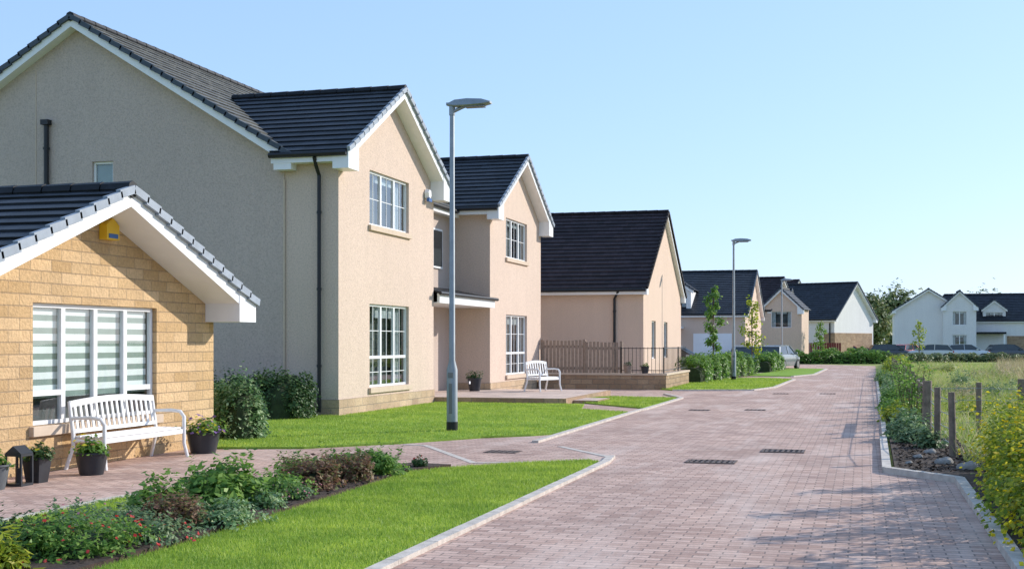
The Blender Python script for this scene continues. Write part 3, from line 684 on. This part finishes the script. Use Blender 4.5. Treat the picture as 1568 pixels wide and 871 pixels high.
def pot(name,loc,r,h,mat,leaf,flowers=None,n=500,sq=False):
    e=empty(name,loc); m=MB(); seg=4 if sq else 20
    m.tube([(0,0,0),(0,0,h*.5),(0,0,h*.92),(0,0,h*.93),(0,0,h),(0,0,h),(0,0,h*.9)],[r*.72,r*.88,r*.97,r*1.06,r*1.06,r*.92,r*.9],seg,0,True)
    m.build('pot_body',M[mat],e,smooth=not sq)
    m=MB(); m.tube([(0,0,h*.86),(0,0,h*.91)],r*.89,seg); m.build('compost',M['soil'],e)
    p,d=blobpts(n,(0,0,h*.9),(r*1.1,r*1.1,r*1.0),True,.4,.2); fast('foliage',leafquads(p,.035,.45,.3,d),4,M[leaf],e)
    if flowers:
        for f,k in flowers:
            p,d=blobpts(k,(0,0,h*.95),(r*1.15,r*1.15,r*1.1),True,.3,.8); fast('flowers_'+f[1:],leafquads(p,.03,.9,.8,d),4,M[f],e)
pot('plant_pot',(-9.25,13.9,.006),.2,.28,'pot','lgreen',[('fyel',14)])
pot('plant_pot',(-9.35,12.95,.006),.17,.30,'pot','ldark',[('fyel',10)],sq=True)
pot('plant_pot',(-9.4,12.2,.006),.2,.28,'potg','lgreen')
pot('flower_planter',(-9.45,17.05,.006),.25,.32,'pot','lgreen',[('fyel',45),('fpur',45)],600)
pot('plant_pot',(-11.35,37.0,.17),.22,.4,'pot','ldark')
e=empty('garden_lantern',(-9.35,12.62,.006)); m=MB()
m.box((-.11,-.11,.0),(.11,.11,.03));m.box((-.11,-.11,.34),(.11,.11,.37))
for a in (-.10,.10):
    for b_ in (-.10,.10): m.box((a-.012,b_-.012,.03),(a+.012,b_+.012,.34))
m.prism([(-.11,-.11,.372),(.11,-.11,.372),(0,-.11,.46)],(0,.22,0)); m.tube([(0,0,.03),(0,0,.2)],.04,8); m.build('frame',M['pot'],e)
pot('plant_pot',(-7.9,44.06,.57),.16,.28,'woodfence','ldark',n=120)
pot('plant_pot',(-7.3,44.06,.57),.15,.25,'pot','lgreen',n=120)

# ================================================================== SHRUBS
shrub('evergreen_shrub',(-12.0,25.0,0),(.75,.75,1.02),None,9000,.04,'ldark',jit=.12,core=.85)
shrub('evergreen_shrub',(-13.2,24.9,0),(.7,.7,.95),None,6000,.04,'ldark',jit=.12,core=.85)
shrub('variegated_shrub',(-10.15,19.6,.03),(.48,.5,.98),None,6500,.035,'lvar',jit=.15,core=.8)
BP=[('flowering_shrub',-5.75,8.5,.55,.25,'lgreen',3200,.022,[('fred',60,.018)],10),
('flowering_shrub',-6.25,8.3,.45,.27,'ldark',2600,.024,[('fred',20,.016)],10),
('flowering_shrub',-6.1,9.25,.45,.25,'lgrey',2600,.022,[('fpink',45,.014)],25),
('flowering_shrub',-5.6,9.2,.32,.20,'lgrey',1800,.022,[('fred',30,.016)],12),
('russet_shrub',-5.75,9.85,.28,.25,'lbrown',1500,.024,None,20),
('euonymus_shrub',-5.55,10.2,.36,.19,'lvar',2400,.024,None,0),
('leafy_perennial',-6.0,11.1,.42,.42,'lgreen',2800,.042,[('fpink',10,.018)],14),
('leafy_perennial',-6.2,10.4,.32,.28,'lgreen',1600,.036,None,8),
('euonymus_shrub',-5.65,11.3,.24,.18,'lvar',1200,.026,None,0),
('flowering_shrub',-5.9,12.1,.32,.25,'lgreen',2000,.028,[('fpink',20,.015)],12),
('heather',-5.62,12.0,.22,.13,'lgrey',1200,.018,[('fpink',60,.010)],0),
('russet_shrub',-5.85,12.9,.36,.30,'lbrown',2600,.026,None,30),
('leafy_perennial',-6.2,13.3,.30,.27,'lgreen',1700,.03,None,10),
('russet_shrub',-5.75,13.7,.32,.26,'lbrown',2000,.024,None,30),
('leafy_perennial',-6.1,14.3,.28,.28,'lgreen',1500,.03,None,10),
('leafy_perennial',-5.75,14.6,.36,.28,'lgreen',2400,.032,[('fpink',8,.016)],12),
('flowering_shrub',-5.5,15.55,.13,.10,'ldark',400,.022,[('fred',10,.022)],0),
('ornamental_grass',-6.0,7.6,.35,.25,'lyel',1800,.045,None,20)]
for nm_,x,y,r,h,mt,n,s,fl,sp in BP:
    shrub(nm_,(x,y,.05),(r,r,h),None,n,s,mt,fl,jit=.4,core=.5,aspect=.28 if 'grass' in nm_ else .5,lumps=7,spikes=sp)
p=np.stack([rng.uniform(-6.45,-5.4,1500),rng.uniform(8,15.6,1500),np.full(1500,.062)],1)
fast('bark_mulch',leafquads(p,.025,.6,1.5),4,M['soil'])
for x,y,r,h in ((1.62,10.2,.46,.62),(1.62,11.4,.48,.72),(1.66,12.6,.48,.80),(1.72,13.8,.5,.86),(1.76,15.0,.5,.82),(1.9,16.2,.55,.82),(2.05,17.6,.5,.75),(2.3,19,.5,.7)):
    shrub('yellow_flowering_shrub',(x,y,.04),(r,r,h*.85),None,3000,.030,'lyel',[('fyel',380,.022)],jit=.5,core=.5,lumps=9,spikes=40)
def stems(name,loc,n,h,spread,mat):
    e=empty(name,loc); m=MB(); C=[]
    for i in range(n):
        a=random.random()*6.28; q=random.random()*spread; hh=h*random.uniform(.6,1.1)
        b=V((math.cos(a)*q,math.sin(a)*q,0)); t=b+V((random.uniform(-.25,.25),random.uniform(-.25,.25),hh))
        m.tube([b,b.lerp(t,.5)+V((random.uniform(-.04,.04),0,0)),t],[.012,.009,.004],5)
        for f in np.linspace(.3,1,9):
            c=b.lerp(t,f); C.append([(c.x+random.gauss(0,.05),c.y+random.gauss(0,.05),c.z+random.gauss(0,.03)) for _ in range(6)])
    m.build('stems',M['bark'],e); c=np.array(C).reshape(-1,3); fast('foliage',leafquads(c,.035,.45,.3),4,M[mat],e)
for x,y in ((2.0,10.8),(2.2,12.3),(2.15,13.6),(2.3,15.2),(2.5,17)): stems('tall_shrub',(x,y,.04),14,1.3,.4,'lyel')
for i in range(30):
    y=22.6+i*1.25; x=.82+.006*(y-22)+random.uniform(-.08,.08)
    shrub('verge_shrub',(x,y,0),(.36,.6,random.uniform(.2,.42)),None,1300,.04,random.choice(['lgreen','lgreen','lgrey','lyel','lvar']),None,jit=.35,core=.7,lumps=4,spikes=12)
for x,y in ((.95,25),(.92,27.3),(1.0,29.5),(.95,32),(1.0,34.5),(1.05,37),(1.1,42),(1.1,47)): stems('verge_sapling',(x,y,0),7,1.15,.18,'lgreen')  # stems added to throw shadow streaks across the paving
for x,y,r in ((.75,21.2,.25),(1.0,20.2,.22),(.65,22.2,.3)): shrub('verge_shrub',(x,y,.05),(r,r,.3),None,700,.035,'lgrey',None,core=.6)
for x,y,r in ((1.05,17.6,.12),(.75,18.4,.07),(.95,19.2,.09),(.6,17.5,.05),(1.3,16.9,.14)):
    e=empty('garden_rock',(x,y,.06)); coreblob((0,0,0),(r,r*.8,r*.7),e,M['rock'],nm='stone')
p=np.stack([rng.uniform(.45,1.5,1400),rng.uniform(16.5,22,1400),np.full(1400,.072)],1)
fast('bark_mulch',leafquads(p,.03,.6,1.5),4,M['soil'])

def hedge(name,pts,wd,h,n,size,mat):
    a=V((pts[0][0],pts[0][1],0)); e=empty(name,a)
    for q0,q1 in zip(pts[:-1],pts[1:]):
        A=np.array([q0[0]-a.x,q0[1]-a.y,0.]);Bv=np.array([q1[0]-a.x,q1[1]-a.y,0.]); d=Bv-A; L=np.linalg.norm(d); d/=L; s=np.array([-d[1],d[0],0])
        k=int(n*L); t=rng.random(k)*L; an=rng.random(k)*math.pi
        rad=.82+.22*rng.random(k); lum=1+.15*np.sin(t*2.3+1)+.13*np.sin(t*5.1+an*2)+.1*np.sin(t*.7)
        ca=np.sign(np.cos(an))*np.abs(np.cos(an))**.6; sa=np.abs(np.sin(an))**.6
        c=A+d*t[:,None]+s*(ca*wd/2*rad*lum)[:,None]; c[:,2]=sa*h*rad*lum
        o=s*ca[:,None]; o=o.copy(); o[:,2]+=sa
        fast('foliage',leafquads(c,size,.6,.2,o),4,M[mat],e)
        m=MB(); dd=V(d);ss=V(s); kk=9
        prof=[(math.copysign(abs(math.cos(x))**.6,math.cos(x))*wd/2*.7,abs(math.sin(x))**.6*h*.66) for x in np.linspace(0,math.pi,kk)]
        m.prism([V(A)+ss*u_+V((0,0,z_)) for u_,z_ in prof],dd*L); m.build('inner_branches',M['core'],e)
hedge('hedge',[(-6.6,51),(-6.2,58),(-5.6,66)],1.1,.95,900,.06,'lgreen')
hedge('hedge',[(-5.2,70.5),(-4.9,77)],1.0,.9,450,.08,'lgreen')
hedge('hedge',[(-5.5,99),(0,101),(1.5,101)],1.2,.9,420,.10,'lgreen')
hedge('hedge',[(-3,107),(2,109)],1.2,1.0,300,.11,'lgreen')
hedge('hedge',[(2.5,104),(8,112),(22,116),(34,117)],1.2,.65,300,.11,'lfar')
hedge('hedge',[(1.6,62),(2.0,80),(2.6,98)],1.1,.6,320,.08,'lyel')
mo=empty('meadow_grass',(0,0,0))
blades(mo,[(1.0,22.5),(12,24),(26,60),(34,105),(2.2,105),(1.2,60)],90000,.14,.012,'mblade',0,.5,True)
blades(mo,[(1.3,17),(6,17),(14,40),(16,60),(1.6,60)],90000,.2,.008,'mblade',0,.5,True)
blades(mo,[(5,36),(14,38),(30,70),(34,100),(9,95),(6,60)],60000,.42,.012,'straw',0,.35,True)
blades(mo,[(3.2,25),(7,25),(10,36),(5,36)],9000,.35,.007,'straw',0,.35,True)
for i in range(46):
    y=random.uniform(25,78); x=random.uniform(.03,.2)*y+1.2
    shrub('meadow_weeds',(x,y,0),(random.uniform(.4,1.2),random.uniform(.4,1.2),random.uniform(.2,.5)),None,700,.06,random.choice(['straw','mblade','lgrey','lyel','mblade','straw']),[('fyel',30,.03)] if i%3==0 else None,jit=.6,core=.35,aspect=.2,spikes=15)

e=empty('post_and_wire_fence',(1.1,20,0)); m=MB(Tr((-1.1,-20,0))); wr=MB(Tr((-1.1,-20,0)))
run1=[(1.22,18.7),(1.1,20.3),(1.12,24.0)]+[(1.15+.012*k,24+2.2*k) for k in range(1,18)]
for i,(x,y) in enumerate(run1):
    hh=.93+random.uniform(-.05,.05); r_=.05 if i!=2 else .085; lx=random.uniform(-.02,.02)
    m.tube([(x,y,0),(x+lx,y,hh)],[r_,r_*.95],8)
run2=[(1.12,24.0),(2.05,24.6),(2.75,24.2),(3.6,24.1),(5.4,24),(7.2,24)]
for i,(x,y) in enumerate(run2[1:]): m.tube([(x,y,0),(x,y,.92 if i!=1 else 1.0)],[.05 if i!=1 else .085]*2,8)
m.obox((1.12,26,.82),(.02,2,0),(.03,0,0),(0,0,.05))
for z in (.2,.4,.6,.82):
    wr.tube([(x+.06,y,z) for x,y in run1],.006,4); wr.tube([(x,y-.06,z) for x,y in run2],.006,4)
m.build('posts',M['wood'],e); wr.build('wires',M['metal'],e)

# ================================================================== TREES
def tree(name,loc,H,cr,n,size,mat,trunk=.05,clumps=9,zc=.35):
    e=empty(name,loc); m=MB(); m.tube([(0,0,0),(.02,0,H*.4),(-.02,.02,H*.75),(0,0,H*.96)],[trunk,trunk*.75,trunk*.4,trunk*.1],8)
    C=[];D=[]
    for i in range(clumps):
        f=zc+(1-zc)*(i+.5)/clumps; a=i*2.4+random.random(); wid=cr*(math.sin(math.pi*min(.95,.15+ (f-zc)/(1-zc)*.8))**.7)
        q=wid*random.uniform(.3,.75); c=V((math.cos(a)*q,math.sin(a)*q,H*f))
        m.tube([(0,0,H*f*.8),c*.5+V((0,0,H*f*.45)),c],[trunk*.35,trunk*.2,trunk*.08],5)
        r=cr*random.uniform(.32,.52); p,d=blobpts(n//clumps,tuple(c),(r,r,r*random.uniform(.8,1.3)),False,.5,.25); C.append(p);D.append(d)
    m.build('trunk',M['bark'],e); fast('foliage',leafquads(np.concatenate(C),size,.6,.2,np.concatenate(D)),4,M[mat],e)
tree('young_tree',(-7.0,62.5,0),4.3,.55,1500,.07,'lgreen',.045,12,.3)
tree('young_tree',(-5.6,68,0),3.9,.8,800,.07,'lyel',.04,10,.3)
tree('young_tree',(-3.2,104,0),3.2,.7,500,.09,'lgreen',.05,8)
tree('young_tree',(4.6,112,0),3.4,.7,400,.09,'lyel',.05,8)
for x,y,H,cr in ((2.75,11.0,2.3,.5),(2.8,12.4,2.5,.55),(2.9,14.0,2.2,.5),(3.1,15.8,2.4,.55),(2.6,9.4,2.4,.6),(3.2,17.6,2.2,.5)):
    tree('hedgerow_sapling',(x,y,0),H,cr,900,.045,'ldark',.04,12,.2)
for x,y,H,cr in ((1,190,7.5,4),(5,200,8.6,4.5),(9,205,7.2,4.2),(-6,210,7,4.5),(14,215,7,4),(45,180,8,5),(54,190,8,5),(38,230,9,5),(62,210,8,6),(30,240,9.5,5),(22,235,9,5),(17,240,8.5,5)):
    tree('broadleaf_tree',(x,y,0),H,cr,5000,.28,'lfar',.25,16,.15)
tree('broadleaf_tree',(28,156,0),8.6,3.2,4000,.2,'lfar',.2,14,.2)

# ================================================================== CARS
def car(loc,rz,c,hatch=True):
    e=empty('parked_car',loc,rz); pm=carpaint('car_paint',c)
    st=[(-2.1,.38,.72,.68),(-2.0,.25,.88,.80),(-1.5,.22,.95,.87),(-.4,.22,.96,.88),(.8,.22,.95,.88),(1.5,.22,.88,.86),(1.95,.25,.76,.78),(2.12,.36,.62,.62)]
    vs=[];fs=[]
    for x,zb,zt_,hw in st: vs+=[(x,-hw*.92,zb),(x,-hw,(zb+zt_)/2),(x,-hw*.93,zt_-.03),(x,-hw*.8,zt_),(x,hw*.8,zt_),(x,hw*.93,zt_-.03),(x,hw,(zb+zt_)/2),(x,hw*.92,zb)]
    for i in range(len(st)-1):
        for k in range(8): fs.append((i*8+k,i*8+(k+1)%8,(i+1)*8+(k+1)%8,(i+1)*8+k))
    fs+=[tuple(range(8)),tuple(range(56,64))]
    m=MB(); m.add(vs,fs); m.build('body',pm,e,smooth=True)
    cs=[(-1.95,.90,.92,.74),(-1.55,.93,1.40,.66),(-.3,.95,1.47,.66),(.35,.95,1.43,.64),(1.15,.93,.95,.76)]
    vs=[];fs=[]
    for x,zb,zt_,hw in cs: vs+=[(x,-.78,zb),(x,-hw,zt_),(x,hw,zt_),(x,.78,zb)]
    for i in range(4):
        for k in range(4): fs.append((i*4+k,i*4+(k+1)%4,(i+1)*4+(k+1)%4,(i+1)*4+k))
    m=MB(); m.add(vs,fs); m.build('windows',M['carglass'],e)
    m=MB(); vs=[]
    for x,z,hw in ((-1.62,1.395,.64),(-1.5,1.425,.67),(-.3,1.49,.67),(.38,1.45,.65)): vs+=[(x,-hw,z),(x,hw,z),(x,hw,z-.03),(x,-hw,z-.03)]
    fs=[(i*4+k,i*4+(k+1)%4,(i+1)*4+(k+1)%4,(i+1)*4+k) for i in range(3) for k in range(4)]+[(0,1,2,3),(12,13,14,15)]
    m.add(vs,fs)
    for s in (-1,1):
        for x0,x1,z1_ in ((-.35,-.3,1.45),(.38,1.15,1.42),(-1.55,-1.9,1.38)):
            m.tube([(x0,s*.665,z1_),(x1,s*.78,.95)],.03,5)
        m.box((.72,s*.86,.93),(.9,s*1.0,1.06))
    m.build('roof_and_pillars',pm,e)
    for i,(x,s) in enumerate(((-1.3,-1),(-1.3,1),(1.3,-1),(1.3,1))):
        m=MB(); m.tube([(x,s*.70,.31),(x,s*.885,.31)],.31,20,0); m.tube([(x,s*.886,.31),(x,s*.895,.31)],.2,10,1); m.build('wheel_%d'%i,[M['tyre'],M['hub']],e)
    m=MB()
    for s in (-1,1): m.box((1.9,s*.5,.6),(2.06,s*.74,.72),0); m.box((-2.06,s*.55,.7),(-1.95,s*.78,.86),1)
    m.box((2.07,-.4,.35),(2.13,.4,.55),2); m.box((-2.12,-.26,.5),(-2.09,.26,.62),0)
    m.build('lights_and_plate',[M['headlamp'],M['redlamp'],M['black']],e)
car((-8.9,62.2,0),0,(.30,.36,.42)); car((-5.0,79.5,0),math.radians(75),(.22,.25,.27)); car((-6.9,78.5,0),math.radians(100),(.35,.4,.45))
car((-1.5,122,0),math.radians(20),(.45,.03,.03)); car((2.5,124,0),math.radians(10),(.03,.035,.05)); car((4.2,128,0),math.radians(60),(.45,.05,.05))
car((9.5,127,0),math.radians(5),(.5,.55,.62)); car((13.5,130,0),math.radians(12),(.05,.06,.08)); car((-.5,126,0),math.radians(100),(.1,.12,.2))
car((19,131,0),math.radians(0),(.08,.08,.09)); car((6,124,0),math.radians(190),(.5,.52,.52))
